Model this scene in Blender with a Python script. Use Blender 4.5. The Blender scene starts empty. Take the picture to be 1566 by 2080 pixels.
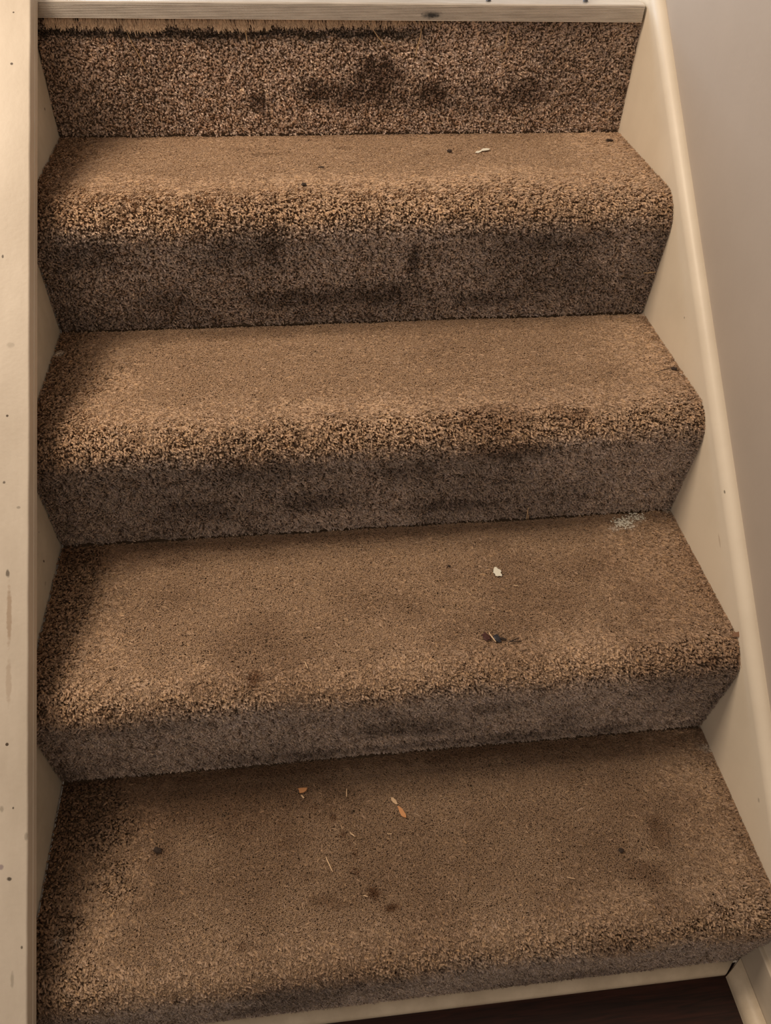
import bpy, bmesh, math
import numpy as np
from mathutils import Vector, Matrix

C = bpy.context.scene.collection
S = bpy.context.scene
rng = np.random.default_rng(11)

# ------------------------------------------------------------------ camera, light, exposure
cam_d = bpy.data.cameras.new('camera')
cam = bpy.data.objects.new('camera', cam_d)
C.objects.link(cam)
cam_d.sensor_fit = 'HORIZONTAL'
cam_d.sensor_width = 36.0
cam_d.lens = 36.0 * 1616.0 / 1566.0
cam_d.clip_start = 0.02
R_ = Vector((0.99336049, -0.11162091, 0.02785146))
D_ = Vector((-0.05743558, -0.69095010, -0.72061717))
F_ = Vector((0.09967992, 0.71423296, -0.69277355))
M = Matrix.Identity(4)
for r in range(3):
    M[r][0], M[r][1], M[r][2] = R_[r], -D_[r], -F_[r]
M.translation = Vector((0.34956, -0.30321, 1.21403))
cam.matrix_world = M
S.camera = cam

w = bpy.data.worlds.new('world')
S.world = w
w.use_nodes = True
w.node_tree.nodes['Background'].inputs[0].default_value = (1.0, 0.84, 0.70, 1)
w.node_tree.nodes['Background'].inputs[1].default_value = 0.43


def area(name, loc, target, size, size_y, power, col):
    l = bpy.data.lights.new(name, 'AREA')
    l.shape = 'RECTANGLE'
    l.size, l.size_y, l.energy, l.color = size, size_y, power, col
    o = bpy.data.objects.new(name, l)
    C.objects.link(o)
    o.location = loc
    o.rotation_euler = (Vector(target) - Vector(loc)).to_track_quat('-Z', 'Y').to_euler()
    return o


area('ceiling_lamp', (-0.62, 0.78, 2.25), (0.5, 0.8, 0.7), 0.6, 0.6, 26, (1.0, 0.80, 0.60))
area('upstairs_window', (-0.5, 2.6, 1.75), (0.92, 1.3, 1.2), 0.9, 1.1, 24, (0.62, 0.80, 1.0))

S.view_settings.view_transform = 'Standard'
S.view_settings.look = 'None'
S.view_settings.gamma = 1.0
S.view_settings.use_curve_mapping = False
S.view_settings.exposure = 0.09

# ------------------------------------------------------------------ measures (metres)
W = 0.9083          # clear width between the boards
RUN, RISE, OVER, RAD = 0.2624, 0.19, 0.0127, 0.0482
FLOOR_Z = 0.018
TOP_Z = 0.945
SL = np.array([0, RUN, RISE]) / math.hypot(RUN, RISE)      # up the slope
NN = np.array([0, -SL[2], SL[1]])                          # square to the slope
H0 = 0.1422                                                # nosing line: NN . P = H0


def slope_pt(x, t, h):
    """a point at x, t along the slope (0 at the foot) and h above the nosing line"""
    return Vector((x, *(SL * t + NN * (H0 + h))[1:]))


# ------------------------------------------------------------------ numpy noise
def _hash(ix, iy, seed):
    h = (ix.astype(np.int64) * 374761393 + iy.astype(np.int64) * 668265263 + seed * 974711) & 0x7fffffff
    h = ((h ^ (h >> 13)) * 1274126177) & 0x7fffffff
    return ((h ^ (h >> 16)) & 0xffff) / 65535.0


def vnoise(x, y, seed=0):
    ix, iy = np.floor(x), np.floor(y)
    fx, fy = x - ix, y - iy
    fx, fy = fx * fx * (3 - 2 * fx), fy * fy * (3 - 2 * fy)
    a, b = _hash(ix, iy, seed), _hash(ix + 1, iy, seed)
    c, d = _hash(ix, iy + 1, seed), _hash(ix + 1, iy + 1, seed)
    return (a * (1 - fx) + b * fx) * (1 - fy) + (c * (1 - fx) + d * fx) * fy


def fbm(x, y, seed=0, n=3):
    v, a, tot = 0, 1.0, 0
    for k in range(n):
        v = v + a * vnoise(x * 2 ** k + 17.3 * k, y * 2 ** k + 5.1 * k, seed + k)
        tot += a
        a *= 0.5
    return v / tot


def sstep(a, b, x):
    t = np.clip((x - a) / (b - a), 0, 1)
    return t * t * (3 - 2 * t)


# ------------------------------------------------------------------ materials
def mat(name, col, rough=0.6, metal=0.0, spec=0.4):
    m = bpy.data.materials.new(name)
    m.use_nodes = True
    b = m.node_tree.nodes['Principled BSDF']
    b.inputs['Base Color'].default_value = (*col, 1)
    b.inputs['Roughness'].default_value = rough
    b.inputs['Metallic'].default_value = metal
    b.inputs['Specular IOR Level'].default_value = spec
    return m


def nodes(m):
    return m.node_tree.nodes, m.node_tree.links, m.node_tree.nodes['Principled BSDF']


def painted(name, col, dark, rough=0.35, speck=0.0, bump=0.05, scale=9.0, stretch=(1, 1, 1), spec=0.35):
    """old paint: faint grime clouds, a few dirt specks and fine relief"""
    m = mat(name, col, rough, spec=spec)
    n, l, b = nodes(m)
    tc = n.new('ShaderNodeTexCoord')
    mp = n.new('ShaderNodeMapping')
    mp.inputs['Scale'].default_value = stretch
    l.new(tc.outputs['Object'], mp.inputs['Vector'])
    t = n.new('ShaderNodeTexNoise')
    t.inputs['Scale'].default_value = scale
    t.inputs['Detail'].default_value = 6
    t.inputs['Roughness'].default_value = 0.65
    l.new(mp.outputs[0], t.inputs['Vector'])
    r = n.new('ShaderNodeValToRGB')
    r.color_ramp.elements[0].position, r.color_ramp.elements[0].color = 0.36, (*dark, 1)
    r.color_ramp.elements[1].position, r.color_ramp.elements[1].color = 0.62, (*col, 1)
    l.new(t.outputs['Fac'], r.inputs['Fac'])
    out = r.outputs['Color']
    if speck:
        t2 = n.new('ShaderNodeTexVoronoi')
        t2.inputs['Scale'].default_value = 28
        t2.inputs['Randomness'].default_value = 1.0
        l.new(tc.outputs['Object'], t2.inputs['Vector'])
        wn = n.new('ShaderNodeSeparateColor')
        l.new(t2.outputs['Color'], wn.inputs[0])
        k = n.new('ShaderNodeMath'); k.operation = 'MULTIPLY'      # spot radius differs cell by cell, most have none
        s1 = n.new('ShaderNodeMapRange')
        s1.inputs['From Min'].default_value, s1.inputs['From Max'].default_value = 1 - speck, 1.0
        s1.inputs['To Min'].default_value, s1.inputs['To Max'].default_value = 0.0, 0.09
        l.new(wn.outputs[0], s1.inputs['Value'])
        lt = n.new('ShaderNodeMath'); lt.operation = 'LESS_THAN'
        l.new(t2.outputs['Distance'], lt.inputs[0])
        l.new(s1.outputs[0], lt.inputs[1])
        mx = n.new('ShaderNodeMix'); mx.data_type = 'RGBA'
        l.new(lt.outputs[0], mx.inputs['Factor'])
        l.new(out, mx.inputs['A'])
        mx.inputs['B'].default_value = (0.09, 0.065, 0.045, 1)
        out = mx.outputs['Result']
    l.new(out, b.inputs['Base Color'])
    t3 = n.new('ShaderNodeTexNoise')
    t3.inputs['Scale'].default_value = 160
    t3.inputs['Detail'].default_value = 3
    l.new(tc.outputs['Object'], t3.inputs['Vector'])
    bp = n.new('ShaderNodeBump')
    bp.inputs['Strength'].default_value = bump
    bp.inputs['Distance'].default_value = 0.002
    l.new(t3.outputs['Fac'], bp.inputs['Height'])
    l.new(bp.outputs[0], b.inputs['Normal'])
    return m


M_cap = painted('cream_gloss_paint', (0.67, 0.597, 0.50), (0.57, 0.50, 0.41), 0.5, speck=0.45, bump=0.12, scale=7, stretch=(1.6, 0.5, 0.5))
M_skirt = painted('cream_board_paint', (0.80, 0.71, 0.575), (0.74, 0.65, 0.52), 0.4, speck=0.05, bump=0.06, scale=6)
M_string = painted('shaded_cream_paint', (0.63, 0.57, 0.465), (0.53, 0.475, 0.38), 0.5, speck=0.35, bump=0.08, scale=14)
M_wall = painted('taupe_wall_paint', (0.460, 0.393, 0.330), (0.43, 0.366, 0.307), 0.55, speck=0.02, bump=0.10, scale=3)
M_mould = painted('moulding_paint', (0.74, 0.63, 0.48), (0.60, 0.50, 0.37), 0.4, speck=0.05, bump=0.06, scale=20)
M_base = painted('baseboard_paint', (0.60, 0.52, 0.42), (0.52, 0.45, 0.36), 0.45, speck=0.03, bump=0.05, scale=10)
M_vinyl = mat('landing_floor', (0.62, 0.64, 0.66), 0.25)
M_back = mat('carpet_backing', (0.20, 0.145, 0.10), 0.95, spec=0.0)



def stain(m, spots):
    """dirt marks of their own shape on a painted board: (place, half-sizes, colour, strength)"""
    n, l, b = nodes(m)
    out = b.inputs['Base Color'].links[0].from_socket
    tc = n.new('ShaderNodeTexCoord')
    nz = n.new('ShaderNodeTexNoise')
    nz.inputs['Scale'].default_value = 190
    nz.inputs['Detail'].default_value = 4
    l.new(tc.outputs['Object'], nz.inputs['Vector'])
    for loc, half, col, amt in spots:
        mp = n.new('ShaderNodeMapping')
        mp.vector_type = 'TEXTURE'
        mp.inputs['Location'].default_value = loc
        mp.inputs['Rotation'].default_value = (math.atan2(RISE, RUN), 0, 0)
        mp.inputs['Scale'].default_value = half
        l.new(tc.outputs['Object'], mp.inputs[0])
        le = n.new('ShaderNodeVectorMath'); le.operation = 'LENGTH'
        l.new(mp.outputs[0], le.inputs[0])
        ad = n.new('ShaderNodeMath'); ad.operation = 'ADD'
        l.new(le.outputs['Value'], ad.inputs[0])
        l.new(nz.outputs['Fac'], ad.inputs[1])
        mr = n.new('ShaderNodeMapRange')
        mr.inputs['From Min'].default_value, mr.inputs['From Max'].default_value = 1.05, 1.45
        mr.inputs['To Min'].default_value, mr.inputs['To Max'].default_value = amt, 0.0
        l.new(ad.outputs[0], mr.inputs['Value'])
        mx = n.new('ShaderNodeMix'); mx.data_type = 'RGBA'
        l.new(mr.outputs[0], mx.inputs['Factor'])
        l.new(out, mx.inputs['A'])
        mx.inputs['B'].default_value = (*col, 1)
        out = mx.outputs['Result']
    l.new(out, b.inputs['Base Color'])


SP, BR, GY = (0.06, 0.045, 0.03), (0.30, 0.19, 0.11), (0.33, 0.29, 0.23)
stain(M_cap, [((-.004, .330, .465), (.0035, .042, .01), BR, .55), ((-.004, .27, .42), (.004, .03, .01), BR, .3),
              ((-.015, .700, .733), (.0016, .003, .006), SP, .9), ((-.002, .094, .294), (.0035, .0028, .006), SP, .9),
              ((-.011, .461, .560), (.0022, .0022, .006), SP, .8), ((-.006, .371, .495), (.0028, .006, .006), SP, .75),
              ((-.0105, .155, .338), (.003, .004, .006), GY, .7), ((.002, .155, .338), (.0016, .0018, .006), SP, .9),
              ((-.011, .105, .302), (.004, .004, .006), (.25, .19, .22), .7), ((.012, .035, .252), (.0016, .0022, .006), SP, .8),
              ((.002, .010, .233), (.0025, .009, .006), GY, .6), ((.006, .435, .541), (.003, .002, .006), GY, .8),
              ((-.005, .603, .663), (.006, .005, .006), GY, .4), ((.016, .13, .318), (.0025, .006, .006), GY, .7)])
stain(M_skirt, [((W, .428, .506), (.01, .0032, .0016), SP, .75), ((W + .002, .714, .738), (.01, .0018, .0018), SP, .85),
                ((W, .394, .446), (.01, .012, .002), BR, .35), ((W, .662, .633), (.01, .0018, .0018), SP, .5),
                ((W, .300, .376), (.01, .002, .002), SP, .5), ((W, .119, .249), (.01, .004, .0025), GY, .6)])
stain(M_string, [((0, .459, .420), (.01, .0022, .004), SP, .9), ((0, .525, .398), (.01, .002, .0035), SP, .9),
                 ((0, .477, .457), (.01, .0016, .002), SP, .6), ((0, .439, .398), (.01, .004, .004), GY, .6)])

# aluminium strip
M_alu = mat('worn_aluminium', (0.66, 0.60, 0.52), 0.36, metal=0.5)
n, l, b = nodes(M_alu)
tc = n.new('ShaderNodeTexCoord')
mp = n.new('ShaderNodeMapping'); mp.inputs['Scale'].default_value = (6, 60, 60)
l.new(tc.outputs['Object'], mp.inputs[0])
t = n.new('ShaderNodeTexNoise'); t.inputs['Scale'].default_value = 4; t.inputs['Detail'].default_value = 5
l.new(mp.outputs[0], t.inputs['Vector'])
r = n.new('ShaderNodeValToRGB')
r.color_ramp.elements[0].position, r.color_ramp.elements[0].color = 0.3, (0.60, 0.54, 0.47, 1)
r.color_ramp.elements[1].position, r.color_ramp.elements[1].color = 0.65, (0.78, 0.72, 0.64, 1)
l.new(t.outputs['Fac'], r.inputs['Fac'])
sm = n.new('ShaderNodeMapping'); sm.vector_type = 'TEXTURE'       # a black rubbed smudge on the ribs
sm.inputs['Location'].default_value = (0.578, 1.043, 0.929)
sm.inputs['Scale'].default_value = (0.021, 0.02, 0.0065)
l.new(tc.outputs['Object'], sm.inputs[0])
ln_ = n.new('ShaderNodeVectorMath'); ln_.operation = 'LENGTH'
l.new(sm.outputs[0], ln_.inputs[0])
t5 = n.new('ShaderNodeTexNoise'); t5.inputs['Scale'].default_value = 260
l.new(tc.outputs['Object'], t5.inputs['Vector'])
ad = n.new('ShaderNodeMath'); ad.operation = 'ADD'
l.new(ln_.outputs['Value'], ad.inputs[0]); l.new(t5.outputs['Fac'], ad.inputs[1])
mr = n.new('ShaderNodeMapRange')
mr.inputs['From Min'].default_value, mr.inputs['From Max'].default_value = 0.75, 1.35
mr.inputs['To Min'].default_value, mr.inputs['To Max'].default_value = 0.9, 0.0
l.new(ad.outputs[0], mr.inputs['Value'])
mx = n.new('ShaderNodeMix'); mx.data_type = 'RGBA'
l.new(mr.outputs[0], mx.inputs['Factor'])
l.new(r.outputs[0], mx.inputs['A'])
mx.inputs['B'].default_value = (0.03, 0.03, 0.035, 1)
l.new(mx.outputs['Result'], b.inputs['Base Color'])

# dark wood
M_wood = mat('dark_wood', (0.022, 0.008, 0.006), 0.35)
n, l, b = nodes(M_wood)
tc = n.new('ShaderNodeTexCoord')
mp = n.new('ShaderNodeMapping'); mp.inputs['Scale'].default_value = (4, 60, 30)
l.new(tc.outputs['Object'], mp.inputs[0])
t = n.new('ShaderNodeTexNoise'); t.inputs['Scale'].default_value = 3; t.inputs['Detail'].default_value = 7; t.inputs['Distortion'].default_value = 1.2
l.new(mp.outputs[0], t.inputs['Vector'])
r = n.new('ShaderNodeValToRGB')
r.color_ramp.elements[0].position, r.color_ramp.elements[0].color = 0.3, (0.014, 0.006, 0.005, 1)
r.color_ramp.elements[1].position, r.color_ramp.elements[1].color = 0.72, (0.050, 0.016, 0.011, 1)
l.new(t.outputs['Fac'], r.inputs['Fac'])
l.new(r.outputs[0], b.inputs['Base Color'])

# pile yarn: colour is stored yarn by yarn
M_yarn = mat('carpet_yarn', (0.3, 0.2, 0.1), 0.85, spec=0.12)
n, l, b = nodes(M_yarn)
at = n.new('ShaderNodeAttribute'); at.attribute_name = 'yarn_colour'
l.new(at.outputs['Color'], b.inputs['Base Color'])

M_flake = mat('white_paint_chip', (0.86, 0.85, 0.74), 0.5)
M_crumb = mat('dark_crumb', (0.040, 0.026, 0.020), 0.8)
M_blue = mat('blue_black_scrap', (0.030, 0.030, 0.038), 0.5)
M_maroon = mat('maroon_scrap', (0.075, 0.028, 0.024), 0.7)
M_chip = mat('orange_wood_chip', (0.62, 0.30, 0.13), 0.7)
M_straw = mat('pale_straw', (0.72, 0.52, 0.33), 0.7)
M_leaf = mat('brown_leaf', (0.26, 0.14, 0.08), 0.7)
M_thread = mat('tan_thread', (0.62, 0.43, 0.24), 0.8)
M_screw = mat('dark_screw', (0.05, 0.05, 0.06), 0.4, metal=0.6)


# ------------------------------------------------------------------ object helpers
def tag(o, label=None, cat=None, group=None, kind=None):
    for k, v in (('label', label), ('category', cat), ('group', group), ('kind', kind)):
        if v:
            o[k] = v
    return o


def link(name, me, m=None, parent=None):
    o = bpy.data.objects.new(name, me)
    C.objects.link(o)
    if m and me:
        me.materials.append(m)
    if parent:
        o.parent = parent
    return o


def from_bm(name, bm, m, parent=None, smooth=False):
    bmesh.ops.recalc_face_normals(bm, faces=bm.faces)
    me = bpy.data.meshes.new(name)
    bm.to_mesh(me)
    bm.free()
    if smooth:
        for p in me.polygons:
            p.use_smooth = True
    return link(name, me, m, parent)


def box_bm(bm, lo, hi, bev=0.0):
    g = bmesh.ops.create_cube(bm, size=1.0)
    vs = g['verts']
    for v in vs:
        v.co = Vector([lo[k] + (v.co[k] + 0.5) * (hi[k] - lo[k]) for k in range(3)])
    if bev:
        es = list({e for v in vs for e in v.link_edges})
        bmesh.ops.bevel(bm, geom=es, offset=bev, segments=3, profile=0.5, affect='EDGES')
    return bm


def sweep(bm, rings):
    """closed rings of points joined one to the next, capped at both ends"""
    vr = [[bm.verts.new(p) for p in ring] for ring in rings]
    k = len(vr[0])
    for a, b2 in zip(vr[:-1], vr[1:]):
        for i in range(k):
            bm.faces.new((a[i], a[(i + 1) % k], b2[(i + 1) % k], b2[i]))
    bm.faces.new(vr[0][::-1])
    bm.faces.new(vr[-1])
    return bm


def arc(cx, cy, r, a0, a1, n):
    return [(cx + r * math.cos(math.radians(a0 + (a1 - a0) * k / n)), cy + r * math.sin(math.radians(a0 + (a1 - a0) * k / n))) for k in range(n + 1)]


def sharp(o, deg=35):
    for p in o.data.polygons:
        p.use_smooth = True
    md = o.modifiers.new('edges', 'EDGE_SPLIT')
    md.split_angle = math.radians(deg)
    return o


# ------------------------------------------------------------------ setting: floors, walls
fl = from_bm('floor', box_bm(bmesh.new(), (-1.6, -1.6, -0.10), (W + 0.016, 0.0, FLOOR_Z - 0.012)), M_wood)
tag(fl, 'dark reddish brown wood floor at the foot of the stairs', 'floor', kind='structure')
k = 0
y = -0.001
while y > -1.5:
    x0 = -1.6 + (0.37 * k) % 0.9
    cuts = [-1.6] + [x0 + 0.9 * q for q in range(4) if -1.5 < x0 + 0.9 * q < W - 0.1] + [W + 0.014]
    for a, b2 in zip(cuts[:-1], cuts[1:]):
        from_bm('plank', box_bm(bmesh.new(), (a + 0.0006, y - 0.0844, FLOOR_Z - 0.012), (b2 - 0.0006, y - 0.0006, FLOOR_Z), 0.0012), M_wood, fl)
    y -= 0.085
    k += 1

ld = from_bm('floor', box_bm(bmesh.new(), (-1.2, 4 * RUN + 0.012, TOP_Z - 0.20), (W + 0.016, 4.0, TOP_Z - 0.003)), M_vinyl)
tag(ld, 'pale glossy upstairs landing floor behind the ribbed metal edge strip', 'floor', kind='structure')

wr = from_bm('wall_right', box_bm(bmesh.new(), (W + 0.016, -1.6, -0.1), (W + 0.13, 4.0, 2.75)), M_wall)
tag(wr, 'plain taupe painted wall rising beside the stairs', 'wall', kind='structure')

# low wall that carries the left cap: its face is seen in the notches between the steps
bm = bmesh.new()
prof = [slope_pt(0, t, 0.0105) for t in (-0.12, 0.3, 0.8, 1.6)]
poly = [Vector((0, p.y, p.z)) for p in prof] + [Vector((0, prof[-1].y, -0.1)), Vector((0, prof[0].y, -0.1))]
sweep(bm, [[Vector((-0.0985, p.y, p.z)) for p in poly], [Vector((-0.0005, p.y, p.z)) for p in poly]])
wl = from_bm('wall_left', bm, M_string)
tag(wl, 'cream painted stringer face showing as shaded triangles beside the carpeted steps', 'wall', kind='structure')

# left cap board, sloping with the flight
cs = [(-0.118, 0.0115), (-0.118, 0.041)]
cs += [(-0.06, 0.0412)] + [(x, h) for x, h in arc(0.0155, 0.0385, 0.0025, 90, 0, 5)]
cs += [(0.018, 0.0255), (0.0172, 0.0248), (0.0172, 0.0240), (0.0183, 0.0232), (0.0183, 0.0130), (0.017, 0.0115)]
bm = bmesh.new()
rings = []
ts = np.linspace(-0.13, 1.62, 220)
wob = 0.0009 * (fbm(ts * 22, ts * 0, 3, 3) - 0.5)
for i, t in enumerate(ts):
    ring = []
    for j, (x, h) in enumerate(cs):
        dx = 0.0
        if 3 <= j <= 8:                                            # the hand-worn arris wavers a little
            dx = wob[i] * 1.6
        ring.append(slope_pt(x + dx, t, h + (wob[i] if 3 <= j <= 8 else 0)))
    rings.append(ring)
sweep(bm, rings)
cap = sharp(from_bm('trim_1', bm, M_cap), 30)
tag(cap, 'thick cream painted cap board sloping down the open side, scuffed and speckled', 'trim', kind='structure')

# right skirt board, rounded along its top
bm = bmesh.new()
rings = []
cross = [(W + 0.016, 0)] + [(W + 0.0145 - 0.0145 * math.sin(math.radians(a)), -0.016 + 0.016 * math.cos(math.radians(a))) for a in range(0, 91, 6)]
for t in np.linspace(-0.20, 1.62, 40):
    h = 0.0195 + 0.0115 * min(max((t - 0.1) / 1.1, 0), 1.2)
    top = [slope_pt(x, t, h + dh) for x, dh in cross]
    y0 = top[0].y
    ring = top + [slope_pt(W, t, -0.34), slope_pt(W + 0.016, t, -0.34)]
    rings.append(ring)
sweep(bm, rings)
sk = sharp(from_bm('trim_2', bm, M_skirt), 40)
tag(sk, 'cream skirt board with a rounded top edge running up the wall', 'trim', kind='structure')

# low baseboard and mouldings at the foot
bm = bmesh.new()
box_bm(bm, (W - 0.006, -1.6, FLOOR_Z), (W + 0.0158, -0.002, FLOOR_Z + 0.085), 0.002)
tag(from_bm('baseboard_right', bm, M_base), 'dull grey-cream baseboard on the wall below the lowest step', 'baseboard', kind='structure')


def quarter(name, p0, p1, inward, rx, rz, m, mitre0=0.0, mitre1=0.0):
    """quarter-round moulding from p0 to p1 on the floor; its back line is p0-p1, it bulges along INWARD"""
    bm = bmesh.new()
    d = (Vector(p1) - Vector(p0)).normalized()
    inn = Vector(inward)
    sec = [(0, 0)] + [(rx * math.cos(math.radians(a)), rz * (0.25 + 0.75 * math.sin(math.radians(a)))) for a in range(0, 91, 9)]
    sec.insert(1, (rx, 0))
    rings = []
    for f in np.linspace(0, 1, 30):
        p = Vector(p0).lerp(Vector(p1), f)
        ring = []
        for a, z in sec:
            sh = d * (a * (mitre0 * (1 - f) + mitre1 * f))
            ring.append(p + inn * a + sh + Vector((0, 0, z)))
        rings.append(ring)
    sweep(bm, rings)
    return sharp(from_bm(name, bm, m), 40)


q1 = quarter('trim_3', (0.001, -0.0005, FLOOR_Z), (W - 0.0105, -0.0005, FLOOR_Z), (0, -1, 0), 0.0155, 0.0125, M_mould, 0, -1.0)
tag(q1, 'cream quarter-round strip below the ragged carpet edge of the lowest riser', 'moulding', kind='structure')
q2 = quarter('trim_4', (W - 0.0065, -0.0035, FLOOR_Z), (W - 0.0065, -1.5, FLOOR_Z), (-1, 0, 0), 0.0195, 0.024, M_mould, 0.75, 0)
tag(q2, 'cream quarter-round strip lying along the baseboard on the wood floor', 'moulding', kind='structure')

# ------------------------------------------------------------------ the stair profile
ARC_N = 400
_a = np.linspace(0, math.pi / 2, 90)


def step_profile(i):
    """points (y, z), tangents and arc length of the carpet's pile surface on step i, from the back of the tread down to the riser's foot"""
    if i == 5:
        L = [(4 * RUN - 0.0005, TOP_Z), (4 * RUN, 4 * RISE)]
    else:
        yf, zt = (i - 1) * RUN - OVER, i * RISE
        L = [(i * RUN, zt)]
        L += [(yf + RAD - RAD * math.sin(t), zt - RAD + RAD * math.cos(t)) for t in _a]
        foot = (i - 1) * RISE if i > 1 else FLOOR_Z + 0.008
        f = ((zt - RAD) - foot) / (RISE - RAD)
        L += [(yf + ((i - 1) * RUN - yf) * f, foot)]
    L = np.array(L)
    s = np.r_[0, np.cumsum(np.hypot(*np.diff(L, axis=0).T))]
    # dense even resampling
    q = np.linspace(0, s[-1], 600)
    P = np.stack([np.interp(q, s, L[:, 0]), np.interp(q, s, L[:, 1])], 1)
    T = np.gradient(P, q, axis=0)
    T /= np.linalg.norm(T, axis=1, keepdims=True)
    return q, P, T


PROF = {i: step_profile(i) for i in range(1, 6)}


def frame(i, x, s):
    """position, downstairs tangent and outward normal on step i"""
    q, P, T = PROF[i]
    x, s = np.atleast_1d(x).astype(float), np.atleast_1d(s).astype(float)
    y, z = np.interp(s, q, P[:, 0]), np.interp(s, q, P[:, 1])
    ty, tz = np.interp(s, q, T[:, 0]), np.interp(s, q, T[:, 1])
    nrm = np.hypot(ty, tz)
    ty, tz = ty / nrm, tz / nrm
    pos = np.stack([x, y, z], 1)
    tan = np.stack([0 * x, ty, tz], 1)
    nor = np.stack([0 * x, tz, -ty], 1)
    return pos, tan, nor


S_T, S_N = 0.2268, 0.3026         # tread | nosing | riser along the arc length

# marks: (step, x, s, radius along x, radius along s, strength) - kicked-in dirt, spills, spots, and dark bands at the tread backs
DARK_MARKS = [
    (5, .502, .100, .036, .030, .95), (5, .455, .128, .060, .022, .75), (5, .398, .124, .026, .020, .85), (5, .593, .125, .030, .022, .90),
    (5, .313, .138, .020, .016, .8), (5, .733, .126, .050, .026, .80), (5, .545, .130, .10, .02, .5), (5, .62, .145, .14, .012, .35),
    (5, .66, .120, .04, .014, .4),
    (4, .159, .395, .05, .020, .55), (4, .322, .312, .022, .035, .55), (4, .353, .402, .085, .024, .75), (4, .528, .349, .011, .034, .8),
    (4, .471, .398, .085, .025, .75), (4, .640, .413, .07, .018, .65), (4, .071, .320, .05, .03, .6), (4, .709, .322, .05, .02, .45),
    (4, .25, .33, .03, .02, .35), (4, .78, .38, .09, .03, .35),
    (3, .199, .388, .07, .025, .55), (3, .487, .330, .05, .025, .65), (3, .370, .382, .06, .025, .65), (3, .549, .407, .10, .016, .65),
    (3, .642, .303, .06, .02, .65), (3, .608, .252, .06, .03, .45), (3, .30, .32, .09, .02, .45), (3, .72, .25, .03, .012, .5),
    (2, .464, .369, .09, .03, .6), (2, .580, .333, .05, .02, .4), (2, .110, .310, .09, .02, .3), (2, .50, .425, .4, .012, .45),
    (2, .273, .243, .011, .012, .75), (2, .270, .252, .006, .010, .6), (2, .804, .154, .04, .03, .2), (2, .864, .272, .02, .012, .5),
    (2, .312, .097, .004, .003, .7), (2, .547, .086, .003, .002, .8), (2, .21, .25, .02, .01, .35), (2, .09, .02, .10, .04, .4),
    (1, .339, .066, .004, .004, .7), (1, .362, .084, .004, .006, .8), (1, .375, .108, .005, .006, .85), (1, .380, .120, .003, .003, .7),
    (1, .386, .134, .004, .005, .8), (1, .387, .157, .005, .005, .85), (1, .406, .185, .0075, .011, .9), (1, .425, .202, .0095, .006, .9),
    (1, .340, .186, .022, .008, .45), (1, .36, .194, .03, .008, .3), (1, .245, .228, .009, .006, .6), (1, .790, .147, .020, .028, .45),
    (1, .759, .195, .030, .02, .5), (1, .765, .232, .03, .02, .35), (1, .740, .012, .20, .03, .4), (1, .33, .155, .02, .008, .25),
    (1, .20, .05, .18, .05, .35), (1, .30, .11, .02, .01, .3), (1, .137, .106, .012, .006, .5),
    (4, .321, .078, .05, .007, .35), (4, .443, .057, .012, .006, .45), (4, .27, .055, .03, .006, .25), (4, .55, .165, .02, .01, .25),
    (3, .25, .02, .25, .018, .25), (2, .40, .012, .4, .014, .35), (1, .4, .006, .45, .012, .5), (4, .4, .004, .4, .006, .2),  # wide dark bands along the back of each tread
]
PALE = [   # plaster dust trodden into the pile
    (2, .826, .019, .018, .010, 1.0), (2, .805, .030, .012, .004, .8), (2, .848, .010, .016, .006, .95), (3, .008, .055, .010, .008, .6),
    (1, .900, .031, .010, .006, .45), (3, .903, .172, .003, .002, .5), (1, .03, .20, .006, .012, .3), (3, .902, .0, .008, .004, .6),
    (2, .902, .0, .008, .004, .6),
]


def marks(table, i, x, s):
    v = np.zeros_like(x)
    jx = (fbm(x * 70, s * 70, 41 + i) - 0.5)
    jy = (fbm(x * 70, s * 70, 77 + i) - 0.5)
    fine = (vnoise(x * 260, s * 260, 19 + i) - 0.5)
    for st, cx, cs_, rx, rs, a in table:
        if st != i:
            continue
        d = np.hypot((x - cx) / rx + 0.9 * jx + 0.3 * fine, (s - cs_) / rs + 0.9 * jy + 0.3 * fine)
        v = 1 - (1 - v) * (1 - a * (1 - sstep(0.35, 1.25, d)))
    return v


def wear(i, x, s):
    """1 where feet have crushed the pile flat, 0 where tufts still stand"""
    if i == 5:
        return np.zeros_like(x)
    n1 = fbm(x * 9, s * 14, 5 + i) - 0.5
    n2 = fbm(x * 45, s * 80, 31 + i) - 0.5
    left = sstep(0.02, 0.14 if i != 4 else 0.09, x + 0.10 * n1 + 0.03 * n2)
    right = 1 - sstep(W - 0.16, W - 0.03, x + 0.10 * n1 + 0.03 * n2)
    edge = {4: .165, 3: .20, 2: .235, 1: .235}[i]
    front = 1 - sstep(edge - 0.05, edge + 0.075, s + 0.06 * n1 + 0.045 * n2 + 0.02 * (x - 0.45))
    side = np.minimum(left, 0.35 + 0.65 * right)
    return np.clip(side * front + 0.25 * (front > .5) * n2, 0, 1)


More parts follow.
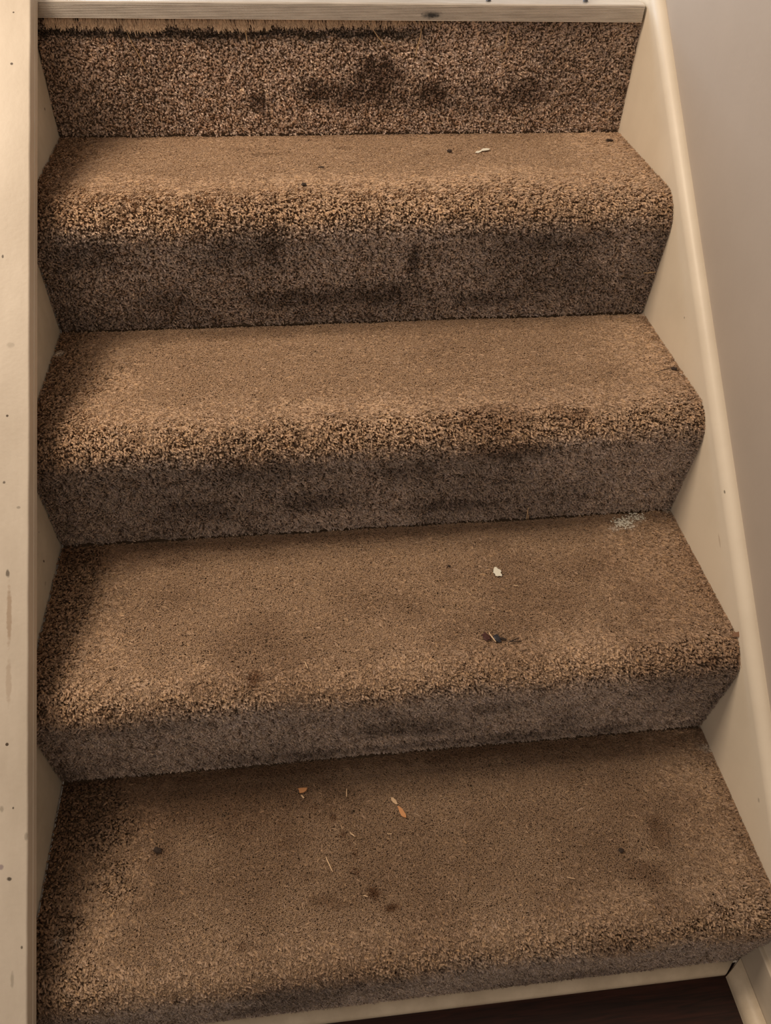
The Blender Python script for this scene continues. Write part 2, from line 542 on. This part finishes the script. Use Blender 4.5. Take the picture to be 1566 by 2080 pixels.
def yarn_colour(i, x, s, worn):
    u = rng.random(len(x))
    light = 0.62 + 0.75 * u ** 1.3
    # treads are tan, risers greyer, blended near the nosing
    g = sstep(S_N - 0.035, S_N + 0.012, s + 0.03 * (fbm(x * 14, s * 20, 61 + i) - 0.5)) if i < 5 else 0.70 * np.ones_like(x)
    tan = np.array([0.52, 0.368, 0.250])
    grey = np.array([0.545, 0.440, 0.370])
    col = tan[None] * (1 - g)[:, None] + grey[None] * g[:, None]
    col = col * {1: .82, 2: .96, 3: .99, 4: 1.0, 5: 1.34}[i]           # lower steps dirtier; top riser's yarn lightened to stand in for front light
    hue = rng.normal(0, 0.05, len(x))
    col = col * np.stack([1 + hue * .4, 1 + 0 * hue, 1 - hue], 1)
    lw = light[:, None] * (1 - worn)[:, None] + (0.85 + 0.25 * u)[:, None] * worn[:, None]
    col = col * lw
    cloud = fbm(x * 7, s * 9, 90 + i, 4)
    soil_shade = (0.40 if i > 2 else 0.55) * sstep(0.40, 0.72, cloud) * ((0.35 if i > 2 else 0.6) + 0.65 * g).clip(0, 1)
    soil_shade = 1 - (1 - soil_shade) * (1 - marks(DARK_MARKS, i, x, s))
    # grime along the left edge; corner shading painted into the back corner
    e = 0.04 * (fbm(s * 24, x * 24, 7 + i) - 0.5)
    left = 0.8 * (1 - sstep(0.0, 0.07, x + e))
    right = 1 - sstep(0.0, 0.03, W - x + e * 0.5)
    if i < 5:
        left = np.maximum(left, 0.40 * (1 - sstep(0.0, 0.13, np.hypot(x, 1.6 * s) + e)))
    soil_shade = 1 - (1 - soil_shade) * (1 - 0.62 * left) * (1 - 0.30 * right)
    dirt = np.array([0.27, 0.245, 0.235])
    red = np.array([0.29, 0.20, 0.155])
    mixd = dirt[None] * g[:, None] + red[None] * (1 - g)[:, None]
    col = col * (1 - soil_shade[:, None] * (1 - mixd))
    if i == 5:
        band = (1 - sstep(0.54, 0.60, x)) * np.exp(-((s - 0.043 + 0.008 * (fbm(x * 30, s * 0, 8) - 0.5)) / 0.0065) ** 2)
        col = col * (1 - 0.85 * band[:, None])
    pale = marks(PALE, i, x, s) * (rng.random(len(x)) < 0.85)
    col = col * (1 - pale[:, None]) + np.array([0.92, 0.84, 0.73])[None] * pale[:, None]
    return np.clip(col, 0.004, 0.95)


# ------------------------------------------------------------------ carpet pile: hair strands rooted in the backing sheets
def grid(s0, s1, sp):
    nx, ns = int(W / sp), max(1, int((s1 - s0) / sp))
    gx, gs = np.meshgrid(np.arange(nx), np.arange(ns), indexing='ij')
    x = (gx + 0.5 + 0.5 * (gs % 2) - 0.25 + rng.uniform(-.42, .42, gx.shape)) * (W / nx)
    s = s0 + (gs + 0.5 + rng.uniform(-.42, .42, gx.shape)) * ((s1 - s0) / ns)
    return np.clip(x.ravel(), 0.0015, W - 0.0015), s.ravel()


def strands(i, s0, s1):
    """chains of points for the pile between arc lengths s0 and s1 of step i: list of (points k x n x 3, radius k x n, colour k x n x 3)"""
    out = []
    X = np.array([1.0, 0, 0])
    # standing twisted tufts
    fine = (0.82 if i <= 3 else 0.92) if s0 >= S_N - 1e-6 and i < 5 else 1.0
    x, s = grid(s0, s1, 0.0025 * fine)
    wn = wear(i, x, s)
    keep = rng.random(len(x)) > 0.95 * sstep(0.5, 1.0, wn)
    x, s, wn = x[keep], s[keep], wn[keep]
    if len(x):
        pos, tan, nor = frame(i, x, s)
        n = len(x)
        up = np.clip(nor[:, 2], 0, 1)[:, None]                # 1 on a tread, 0 on a riser
        ang = 6.28 * 2 * fbm(x * 110, s * 110, 3 + i, 2)
        ang2 = rng.uniform(0, 6.28, n)
        flat = sstep(0.0, 0.8, wn)[:, None]
        h = 0.0066 * rng.uniform(.82, 1.15, (n, 1)) * (1 - 0.35 * flat)
        lean = tan * (0.45 * up - 0.12 * (1 - up)) + X[None] * (0.12 + 0.18 * up)
        lean = lean + 0.40 * (np.cos(ang)[:, None] * X + np.sin(ang)[:, None] * tan)
        lean = lean + 0.50 * (np.cos(ang2)[:, None] * X + np.sin(ang2)[:, None] * tan) * rng.random((n, 1))
        lean = lean * (1 + 0.9 * flat)
        root = pos - nor * (0.0064 - 0.0012 * flat)
        side = np.cross(nor, lean)
        curl = rng.normal(0, 0.16, n)[:, None]
        tt = np.array([0, .3, .6, .85, 1.0])
        pts = np.stack([root + nor * h * (t_ * (1.22 - 0.32 * t_)) + lean * h * t_ ** 1.7 + side * h * curl * math.sin(4.2 * t_) for t_ in tt], 1)
        rad = np.outer(fine * rng.uniform(.00092, .00128, n), np.array([.75, .95, 1.08, 1.0, .5]))
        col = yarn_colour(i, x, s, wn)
        shade = np.array([.84, .90, .98, 1.08, 1.12])         # shading painted into the yarn: dark roots, pale cut ends
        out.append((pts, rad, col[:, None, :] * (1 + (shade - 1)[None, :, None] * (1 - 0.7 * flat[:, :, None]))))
        pick = rng.random(n) < 0.35                            # a finer loose fibre from some tufts
        if pick.any():
            p, nn_, ln, hh = root[pick], nor[pick], lean[pick], h[pick]
            k = pick.sum()
            dv = rng.normal(0, .5, (k, 1)) * X + rng.normal(0, .5, (k, 1)) * tan[pick]
            tt = np.array([0, .4, .75, 1.0])
            pts = np.stack([p + nn_ * hh * t_ * 1.10 + (ln + dv) * hh * t_ ** 1.5 for t_ in tt], 1)
            rad = np.outer(np.full(k, .00028), np.array([1, 1, .9, .4]))
            out.append((pts, rad, np.repeat(col[pick][:, None, :] * 1.15, 4, axis=1)))
    # crushed, felted pile
    if i < 5 and s0 < S_N - 0.01:
        x, s = grid(s0, min(s1, S_N), 0.00108)
        wn = wear(i, x, s)
        slit = fbm(x * 90, s * 330, 50 + i, 2)                    # short dark partings where the felt has opened
        opened = slit > (0.80 - 0.14 * (1 - wn))
        keep = (rng.random(len(x)) < sstep(0.02, 0.5, wn)) & (~opened | (rng.random(len(x)) < 0.15))
        x, s, wn = x[keep], s[keep], wn[keep]
        if len(x):
            pos, tan, nor = frame(i, x, s)
            n = len(x)
            ang = 6.28 * fbm(x * 25, s * 40, 23 + i)
            ang2 = rng.uniform(0, 6.28, n)
            ln = rng.uniform(.0026, .0058, n)[:, None]
            lean = tan * 0.55 + X * 0.35 + 0.45 * (np.cos(ang)[:, None] * X + np.sin(ang)[:, None] * tan)
            lean = lean + 0.75 * (np.cos(ang2)[:, None] * X + np.sin(ang2)[:, None] * tan)
            lean = lean / np.linalg.norm(lean, axis=1, keepdims=True)
            dep = (0.0030 + 0.0016 * fbm(x * 120, s * 160, 4, 2))[:, None] * rng.uniform(.75, 1.15, (n, 1))
            root = pos - nor * dep
            hgt = rng.uniform(.0016, .0030, n)[:, None]
            tt = np.array([0, .35, .7, 1.0])
            pts = np.stack([root + nor * hgt * (2.2 * t_ - 1.5 * t_ * t_) + lean * ln * t_ for t_ in tt], 1)
            rad = np.outer(rng.uniform(.00022, .00040, n), np.array([.9, 1, .9, .5]))
            out.append((pts, rad, np.repeat(yarn_colour(i, x, s, wn)[:, None, :], 4, axis=1)))
    return out


def pile(name, groups, parent, label=None):
    """one hair-strand object from groups of (points k x n x 3, radius k x n, colour k x n x 3)"""
    cu = bpy.data.hair_curves.new(name)
    sizes = np.concatenate([np.full(g[0].shape[0], g[0].shape[1], np.int32) for g in groups])
    cu.add_curves(sizes.tolist())
    co = np.concatenate([g[0].reshape(-1, 3) for g in groups]).astype(np.float32)
    cu.attributes['position'].data.foreach_set('vector', co.ravel())
    ra = cu.attributes.get('radius') or cu.attributes.new('radius', 'FLOAT', 'POINT')
    ra.data.foreach_set('value', np.concatenate([g[1].ravel() for g in groups]).astype(np.float32))
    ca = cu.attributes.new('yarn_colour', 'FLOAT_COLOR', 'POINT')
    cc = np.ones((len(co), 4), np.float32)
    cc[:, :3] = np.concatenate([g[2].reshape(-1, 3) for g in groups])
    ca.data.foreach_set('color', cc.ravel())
    o = link(name, cu, M_yarn, parent)
    return tag(o, label, kind='stuff')


def carpet_piece(name, i, s0, s1, parent, groups, ext0=0.0, ext1=0.0):
    """a strip of carpet: woven backing sheet, and its pile as a child"""
    ns = max(2, int((s1 - s0) / 0.008) + 1)
    nx = 24
    bx = np.linspace(0.0005, W - 0.0005, nx)
    P, T, N = frame(i, np.zeros(ns), np.linspace(s0, s1, ns))
    rows = P - N * 0.0066
    if ext0:
        rows = np.vstack([rows[:1] - T[:1] * ext0, rows])
    if ext1:
        rows = np.vstack([rows, rows[-1:] + T[-1:] * ext1])
    back = rows - np.vstack([N[:1]] * (1 if ext0 else 0) + [N] + [N[-1:]] * (1 if ext1 else 0)) * 0.003
    ns = len(rows)
    V = [(xx, q[1], q[2]) for q in rows for xx in bx] + [(xx, q[1], q[2]) for q in back for xx in bx]
    o2 = ns * nx
    F = []
    for a in range(ns - 1):
        for c in range(nx - 1):
            p = a * nx + c
            F.append((p, p + nx, p + nx + 1, p + 1))
            F.append((o2 + p, o2 + p + 1, o2 + p + nx + 1, o2 + p + nx))
        for c in (0, nx - 1):
            p = a * nx + c
            F.append((p, p + nx, o2 + p + nx, o2 + p))
    for a in (0, ns - 1):
        for c in range(nx - 1):
            p = a * nx + c
            F.append((p, p + 1, o2 + p + 1, o2 + p))
    me = bpy.data.meshes.new(name)
    me.from_pydata(V, [], F)
    bm = bmesh.new()
    bm.from_mesh(me)
    bmesh.ops.recalc_face_normals(bm, faces=bm.faces)
    bm.to_mesh(me)
    bm.free()
    o = link(name, me, M_back, parent)
    pile('pile', groups, o)
    return o


STEP_LABEL = {
    1: 'lowest carpeted step, deepest brown, with a trail of dark drip spots and orange wood chips',
    2: 'second carpeted step from the floor, bearing a compact white flake and dark leaf litter',
    3: 'third carpeted step from the floor, grey-soiled riser and no white flake on its tread',
    4: 'fourth carpeted step from the floor, palest tread with a two-lobed white flake',
    5: 'topmost carpeted riser below the metal strip, black scuff stains and frayed upper edge',
}
for i in range(1, 6):
    st = link('stair_step', None)
    st.location = (0, 0, 0)
    tag(st, STEP_LABEL[i], 'stair step', 'carpeted stair steps')
    end = PROF[i][0][-1]
    if i < 5:
        carpet_piece('tread', i, 0.0, S_T, st, strands(i, 0.0, S_T), ext0=0.012)
        carpet_piece('nosing', i, S_T, S_N, st, strands(i, S_T, S_N))
        carpet_piece('riser', i, S_N, end, st, strands(i, S_N, end), ext1=0.0062 if i > 1 else 0.0)
    else:
        carpet_piece('riser', i, 0.022, end, st, strands(i, 0.026, end), ext1=0.0062)
        # frayed edge: loosened pale yarn hanging from under the metal strip
        k = 5200
        x = rng.uniform(0.02, 0.60, k)
        x = x[rng.random(k) < (1 - sstep(0.36, 0.6, x) * 0.8) * (0.25 + 0.75 * sstep(0.34, 0.5, fbm(x * 120, x * 0, 14, 2)))]
        k = len(x)
        s = rng.uniform(0.019, 0.027, k)
        pos, tan, nor = frame(5, x, s)
        ln = (rng.uniform(.007, .0135, k) * (0.30 + 1.35 * fbm(x * 55, x * 0, 9, 3)) * (1 - 0.45 * sstep(.3, .55, x)))[:, None]
        sw = (rng.normal(0.08, .20, k) + 0.9 * (fbm(x * 150, x * 0, 33, 2) - 0.5))[:, None] * np.array([[1.0, 0, 0]])
        tt = np.array([0, .4, .75, 1.0])
        root = pos - nor * 0.002
        pts = np.stack([root + nor * 0.0055 * t_ ** .6 + (tan + sw) * ln * t_ for t_ in tt], 1)
        rad = np.outer(rng.uniform(.0003, .00065, k), np.array([.8, 1, .9, .4]))
        colr = np.array([[.70, .52, .36]]) * rng.uniform(.7, 1.15, (k, 1))
        pile('frayed_edge', [(pts, rad, np.repeat(colr[:, None, :], 4, axis=1))], st, 'pale frayed carpet yarn')

# ------------------------------------------------------------------ ribbed metal strip over the top edge
ZB, ZT, YF = 0.9215, 0.9440, 4 * RUN - 0.0070
sec = []
nr = 10
hr = (ZT - ZB - 0.0025) / nr
for k in range(nr):                                                # saw of ribs up the front face
    z0 = ZB + k * hr
    sec += [(YF + 0.0014, z0), (YF - 0.0002, z0 + hr * 0.24), (YF - 0.0004, z0 + hr * 0.45), (YF - 0.0001, z0 + hr * 0.70), (YF + 0.0014, z0 + hr * 0.80)]
sec += [(YF + 0.0002, ZT - 0.0022), (YF + 0.0009, ZT - 0.0006), (YF + 0.0028, ZT + 0.0002)]
sec += [(YF + 0.030, ZT + 0.0014), (YF + 0.034, ZT + 0.0006), (YF + 0.034, ZT - 0.0008), (YF + 0.0045, ZT - 0.0018), (YF + 0.0045, ZB)]
bm = bmesh.new()
rings = []
for x in np.linspace(0.0015, W - 0.004, 60):
    dz = 0.0018 - 0.0030 * x / W
    rings.append([Vector((x, y, z + dz * (1.0 if z < 0.94 else 0.5))) for y, z in sec])
sweep(bm, rings)
strip = sharp(from_bm('edge_strip', bm, M_alu), 20)
tag(strip, 'ribbed aluminium edge strip across the top of the uppermost carpeted riser', 'edge strip')
for x in (0.13, 0.665, 0.815):
    bm = bmesh.new()
    bmesh.ops.create_cone(bm, cap_ends=True, segments=16, radius1=0.0042, radius2=0.0030, depth=0.0016)
    bmesh.ops.translate(bm, vec=(x, YF + 0.0155, ZT + 0.0022), verts=bm.verts)
    tag(from_bm('screw', bm, M_screw, strip), 'dark screw head')
bm = bmesh.new()


# ------------------------------------------------------------------ litter lying on the carpet
def at(i, x, s, lift=0.0):
    lift += 0.0011                                                 # the felted surface stands a little proud
    p, t_, nr = frame(i, np.array([x]), np.array([s]))
    T, N = Vector(t_[0]), Vector(nr[0])
    X = Vector((1, 0, 0))
    m = Matrix.Identity(4)
    for r in range(3):
        m[r][0], m[r][1], m[r][2] = X[r], -T[r], N[r]
    m.translation = Vector(p[0]) + N * lift
    return m


def outline_chip(name, i, x, s, pts, thick, m, label, cat, group=None, lift=-0.0006, tilt=(0, 0), curl=0.0):
    """a thin irregular chip: outline in millimetres (x right, y upstairs), real thickness, slightly curled"""
    bm = bmesh.new()
    n_ = len(pts)
    pts = [(px, py * 1.35) for px, py in pts]                     # heights were measured on the slant
    cxm = sum(p[0] for p in pts) / n_
    cym = sum(p[1] for p in pts) / n_
    lo, hi = [], []
    for px, py in pts:
        z = curl * ((px - cxm) ** 2 + (py - cym) ** 2)
        lo.append(bm.verts.new((px / 1000, py / 1000, z / 1000)))
        hi.append(bm.verts.new((cxm / 1000 + (px - cxm) * .94 / 1000, cym / 1000 + (py - cym) * .94 / 1000, (z + thick) / 1000)))
    c = bm.verts.new((cxm / 1000, cym / 1000, thick * 1.15 / 1000))
    for k in range(n_):
        q = (k + 1) % n_
        bm.faces.new((lo[k], lo[q], hi[q], hi[k]))
        bm.faces.new((hi[k], hi[q], c))
    bm.faces.new(lo[::-1])
    o = from_bm(name, bm, m)
    o.matrix_basis = at(i, x, s, lift) @ Matrix.Rotation(tilt[0], 4, 'X') @ Matrix.Rotation(tilt[1], 4, 'Y')
    return tag(o, label, cat, group)


def crumb(name, i, x, s, dims, m, label, cat, seed, lift=0.0, rot=0.0, group=None):
    """a rough lump of about DIMS millimetres"""
    bm = bmesh.new()
    bmesh.ops.create_icosphere(bm, subdivisions=2, radius=0.5)
    g = np.random.default_rng(seed)
    ph = g.uniform(0, 6.28, 6)
    for v in bm.verts:
        k = 1 + 0.22 * math.sin(5 * v.co.x + ph[0]) * math.sin(6 * v.co.y + ph[1]) + 0.14 * math.sin(11 * v.co.z + ph[2] + 9 * v.co.x) + g.uniform(-.10, .10)
        v.co = Vector((v.co.x * dims[0], v.co.y * dims[1], v.co.z * dims[2])) * k / 1000
    o = from_bm(name, bm, m)
    o.matrix_basis = at(i, x, s, lift) @ Matrix.Rotation(rot, 4, 'Z')
    return tag(o, label, cat, group)


def tube_bm(bm, pts, rads, seg=6):
    rings = []
    for k, p in enumerate(pts):
        d = (pts[min(k + 1, len(pts) - 1)] - pts[max(k - 1, 0)]).normalized()
        u = d.cross(Vector((0.3, 0.5, 0.81))).normalized()
        v = d.cross(u)
        rings.append([p + (u * math.cos(6.2832 * q / seg) + v * math.sin(6.2832 * q / seg)) * rads[k] for q in range(seg)])
    return sweep(bm, rings)


def fibre(name, i, a, b2, bow, rad, m, label, cat, lift=0.0018, rise=0.0, parent=None, n_=9, group=None):
    """a straw or thread from (x, s) a to b, bowed sideways by BOW millimetres"""
    pts = []
    for k in range(n_):
        f = k / (n_ - 1)
        x, s = a[0] + (b2[0] - a[0]) * f, a[1] + (b2[1] - a[1]) * f
        dx, ds = -(b2[1] - a[1]), (b2[0] - a[0])
        ln = math.hypot(dx, ds) or 1
        o_ = bow / 1000 * math.sin(math.pi * f) + bow / 2500 * math.sin(2.6 * math.pi * f)
        x, s = x + dx / ln * o_, s + ds / ln * o_
        p, t_, nr = frame(i, np.array([x]), np.array([s]))
        pts.append(Vector(p[0]) + Vector(nr[0]) * (lift + rise * math.sin(math.pi * f)))
    bm = bmesh.new()
    tube_bm(bm, pts, [rad / 1000 * (0.55 + 0.6 * math.sin(math.pi * (0.12 + 0.76 * k / (n_ - 1)))) for k in range(n_)])
    o = from_bm(name, bm, m, parent, smooth=True)
    return tag(o, label, cat, group)


outline_chip('paint_flake', 4, .659, .083, [(-13, -4), (-8, -5.2), (-4.5, -3.6), (-2.2, -.6), (2.5, -.2), (6.5, .3), (9.5, .8), (12.5, 3), (12.8, 5), (8, 6.4), (3, 6.6), (-.5, 4.6), (-2.8, 1.6), (-6.5, .2), (-11, -.8)],
             0.55, M_flake, 'white two-lobed paint flake on the uppermost tread', 'paint flake', tilt=(0.03, -0.05))
outline_chip('paint_flake', 2, .613, .103, [(-2, 7.4), (.6, 7.6), (2.2, 4.8), (5.6, 2.8), (6.4, .4), (4.4, -1.2), (4.9, -3.2), (5.8, -4.6), (4.6, -6.6), (1.8, -5.8), (-1.6, -6.2), (-4.2, -5), (-4.0, -2.6), (-6.2, -.6), (-5.0, 2), (-4.2, 4.4)],
             0.6, M_flake, 'white compact lobed paint flake on the second tread from the floor', 'paint flake', tilt=(-0.04, 0.03))

crumb('dirt_crumb', 4, .606, .083, (7.5, 7.0, 4.0), M_crumb, 'round dark crumb left of the white flake on the uppermost tread', 'crumb', 1)
crumb('dirt_crumb', 4, .374, .206, (8.5, 8.5, 4.5), M_crumb, 'dark crumb near the front of the uppermost tread, left of its middle', 'crumb', 2)
crumb('dirt_crumb', 4, .878, .044, (13, 6.0, 4.0), M_crumb, 'long dark crumb in the far back corner of the uppermost tread by the skirt board', 'crumb', 3, rot=-0.3)
crumb('dirt_crumb', 3, .897, .162, (8.5, 6.5, 4.0), M_crumb, 'dark crumb against the skirt board on the third tread from the floor', 'crumb', 4)
crumb('dirt_crumb', 1, .137, .106, (11, 8.5, 5.0), M_crumb, 'large dark crumb toward the left of the lowest tread', 'crumb', 5, rot=-0.5)
crumb('dirt_crumb', 1, .731, .166, (7.0, 6.5, 4.0), M_crumb, 'small lone black crumb toward the right of the lowest tread', 'crumb', 6, rot=-0.8)
crumb('dirt_crumb', 2, .547, .086, (4.5, 3.5, 2.5), M_crumb, 'tiny dark crumb at the middle of the second tread, left of the white flake', 'crumb', 7)
crumb('dirt_crumb', 4, .402, .142, (9.0, 2.8, 2.0), M_crumb, 'thin dark crumb at mid-depth of the uppermost tread', 'crumb', 8)

# dark leaf litter on the second tread: two scraps and a pale bit across them
lit = link('leaf_litter', None)
lit.matrix_basis = at(2, .582, .215)
LIT_INV = at(2, .582, .215).inverted()
tag(lit, 'small clump of maroon and blue-black leaf scraps with a pale sliver', 'leaf litter')


def under(o, par):
    """make O a part of PAR and keep it where it lies"""
    o.matrix_basis = LIT_INV @ o.matrix_basis
    o.parent = par
    for k_ in ('category', 'group'):
        if k_ in o:
            del o[k_]
    return o


under(crumb('scrap', 2, .5745, .2135, (10, 14, 4.8), M_maroon, 'maroon scrap', '', 21, rot=0.4), lit)
under(crumb('scrap', 2, .5875, .2175, (10, 15, 4.6), M_blue, 'blue-black scrap', '', 22, rot=0.2), lit)
under(crumb('scrap', 2, .5945, .2185, (12, 3.4, 3.0), M_crumb, 'dark brown scrap', '', 23, rot=-0.45), lit)
under(fibre('sliver', 2, (.5785, .209), (.5845, .225), 0.5, 0.8, M_straw, 'pale sliver', '', lift=0.0040), lit)
fibre('dark_twig', 2, (.604, .2235), (.617, .2195), 0.6, 0.6, M_crumb, 'upper of two fine dark twigs beside the leaf litter', 'twig')
fibre('dark_twig', 2, (.601, .226), (.619, .226), -1.6, 0.6, M_crumb, 'lower, bent one of two fine dark twigs beside the leaf litter', 'twig')
fibre('dark_twig', 3, (.862, .172), (.893, .161), -0.8, 0.45, M_crumb, 'dark hair-thin twig reaching from the crumb by the skirt board', 'twig')
outline_chip('leaf_scrap', 2, .9065, .240, [(-7, -1), (-3, 2), (1, 2.4), (4.5, 4), (7.5, 3), (6, 0), (5, -4), (2, -2.5), (-3, -2.4)], 0.5, M_leaf,
             'brown leaf scrap poking onto the skirt board at the second nosing', 'leaf scrap', lift=0.0035, tilt=(0.5, -0.5))

outline_chip('wood_chip', 1, .324, .043, [(-6.5, 2.6), (0, 2.8), (6.4, 2.6), (5.0, -.4), (1, -2.4), (-4.6, -2.8), (-5.2, .2)], 0.9, M_chip,
             'orange wood chip near the back of the lowest tread', 'wood chip', tilt=(0.05, 0.05))
outline_chip('wood_chip', 1, .454, .0855, [(-4.8, 6.2), (-2.4, 5.6), (1.6, 2.2), (5.2, -3.6), (5.4, -7.0), (2.4, -6.4), (-1.2, -4.6), (-3.2, -.6)], 0.9, M_chip,
             'pointed orange wood chip at the middle of the lowest tread', 'wood chip', tilt=(0.05, -0.08))
outline_chip('straw_flake', 1, .446, .0705, [(-4.4, 4.4), (-1.6, 4.2), (2.2, 1.4), (4.4, -3.4), (1.4, -3.2), (-2.0, -1.2), (-4.0, 1.0)], 0.6, M_straw,
             'pale straw flake touching the pointed orange wood chip', 'straw', tilt=(0.05, 0.1))
outline_chip('straw_flake', 1, .3235, .0515, [(-2.8, 2), (0, 1.2), (2.4, -1.6), (1, -2.4), (-1.2, -.6)], 0.5, M_straw,
             'tiny pale flake just below the orange chip at the back of the lowest tread', 'straw')
fibre('straw', 1, (.3835, .0465), (.3825, .0585), 0.2, 0.75, M_straw, 'short upright pale straw between the two orange wood chips', 'straw')
fibre('straw', 1, (.3835, .1075), (.3895, .1135), 0.8, 0.75, M_straw, 'short pale straw beside the upper dark drip spot', 'straw')
fibre('straw', 1, (.350, .136), (.3575, .156), 0.3, 0.75, M_straw, 'longest pale straw on the lowest tread, left of the drip spots', 'straw')
fibre('straw', 1, (.431, .114), (.4375, .1145), 0.6, 0.5, M_straw, 'hair-thin pale straw below the pointed orange wood chip', 'straw')
fibre('straw', 1, (.393, .1885), (.3985, .1905), -0.6, 0.6, M_straw, 'pale curl of straw beside the largest drip spot', 'straw')
fibre('straw', 1, (.651, .192), (.661, .195), 0.3, 0.5, M_straw, 'thin pale straw toward the front right of the lowest tread', 'straw')
fibre('straw', 2, (.3375, .231), (.3415, .241), 0.2, 0.6, M_straw, 'thin upright straw near the second nosing from the floor', 'straw')
fibre('straw', 2, (.630, .130), (.637, .132), 0.3, 0.7, M_straw, 'tiny pale straw below the white flake of the second tread', 'straw')
fibre('straw', 3, (.678, .418), (.680, .4445), 0.2, 0.75, M_straw, 'longer of two pale straws standing in the crease below the third riser', 'straw')
fibre('straw', 3, (.6815, .434), (.6825, .4448), 0.2, 0.55, M_straw, 'shorter of two pale straws standing in the crease below the third riser', 'straw', lift=0.0016)
fibre('loose_thread', 4, (.886, .371), (.905, .370), 0.6, 0.6, M_thread, 'tan thread end at the skirt board on the fourth riser', 'thread', lift=0.002)
fibre('loose_thread', 5, (.131, .036), (.153, .094), 2.0, 0.5, M_thread, 'long slanting tan thread below the frayed edge of the top riser', 'thread', lift=0.0012)
fibre('loose_thread', 5, (.481, .028), (.511, .061), -2.0, 0.55, M_thread, 'curved tan thread hanging at the middle of the top riser', 'thread', lift=0.0014)
fibre('loose_thread', 5, (.564, .034), (.556, .072), -1.6, 0.6, M_thread, 'upright tan thread right of the middle of the top riser', 'thread', lift=0.0014)
fibre('loose_thread', 5, (.700, .030), (.696, .066), 0.8, 0.55, M_thread, 'straight tan thread farthest along the top riser toward the wall', 'thread', lift=0.0014)
fibre('loose_thread', 5, (.302, .030), (.304, .056), 0.8, 0.7, M_thread, 'short thick yarn end hanging from the frayed edge', 'thread', lift=0.0014)

# crumbled plaster trodden into the back of the second tread: grains nobody could count
bm = bmesh.new()
g = np.random.default_rng(77)
for k in range(150):
    c = ((.826, .019), (.822, .022), (.848, .011))[k % 3]
    x, s = c[0] + g.normal(0, .0075), max(.004, c[1] + g.normal(0, .0045))
    m4 = at(2, x, s, 0.0006) @ Matrix.Rotation(g.uniform(0, 3), 4, 'Z')
    q = bmesh.ops.create_icosphere(bm, subdivisions=1, radius=g.uniform(.0006, .0015))
    for v in q['verts']:
        v.co = m4 @ Vector((v.co.x * 1.5, v.co.y * g.uniform(.8, 1.2), v.co.z * .6))
tag(from_bm('plaster_crumbs', bm, M_flake), 'whitish patch of crumbled plaster in the back of the second tread near the skirt board', 'plaster', kind='stuff')

# countable litter of one kind belongs together
for o in bpy.data.objects:
    if o.parent is None and 'category' in o and 'group' not in o:
        gname = {'crumb': 'dirt crumbs on the carpet', 'straw': 'pale straws on the carpet', 'wood chip': 'orange wood chips on the lowest tread',
                 'thread': 'loose threads on the risers', 'paint flake': 'white paint flakes on the treads', 'twig': 'dark twigs on the carpet'}.get(o['category'])
        if gname:
            o['group'] = gname
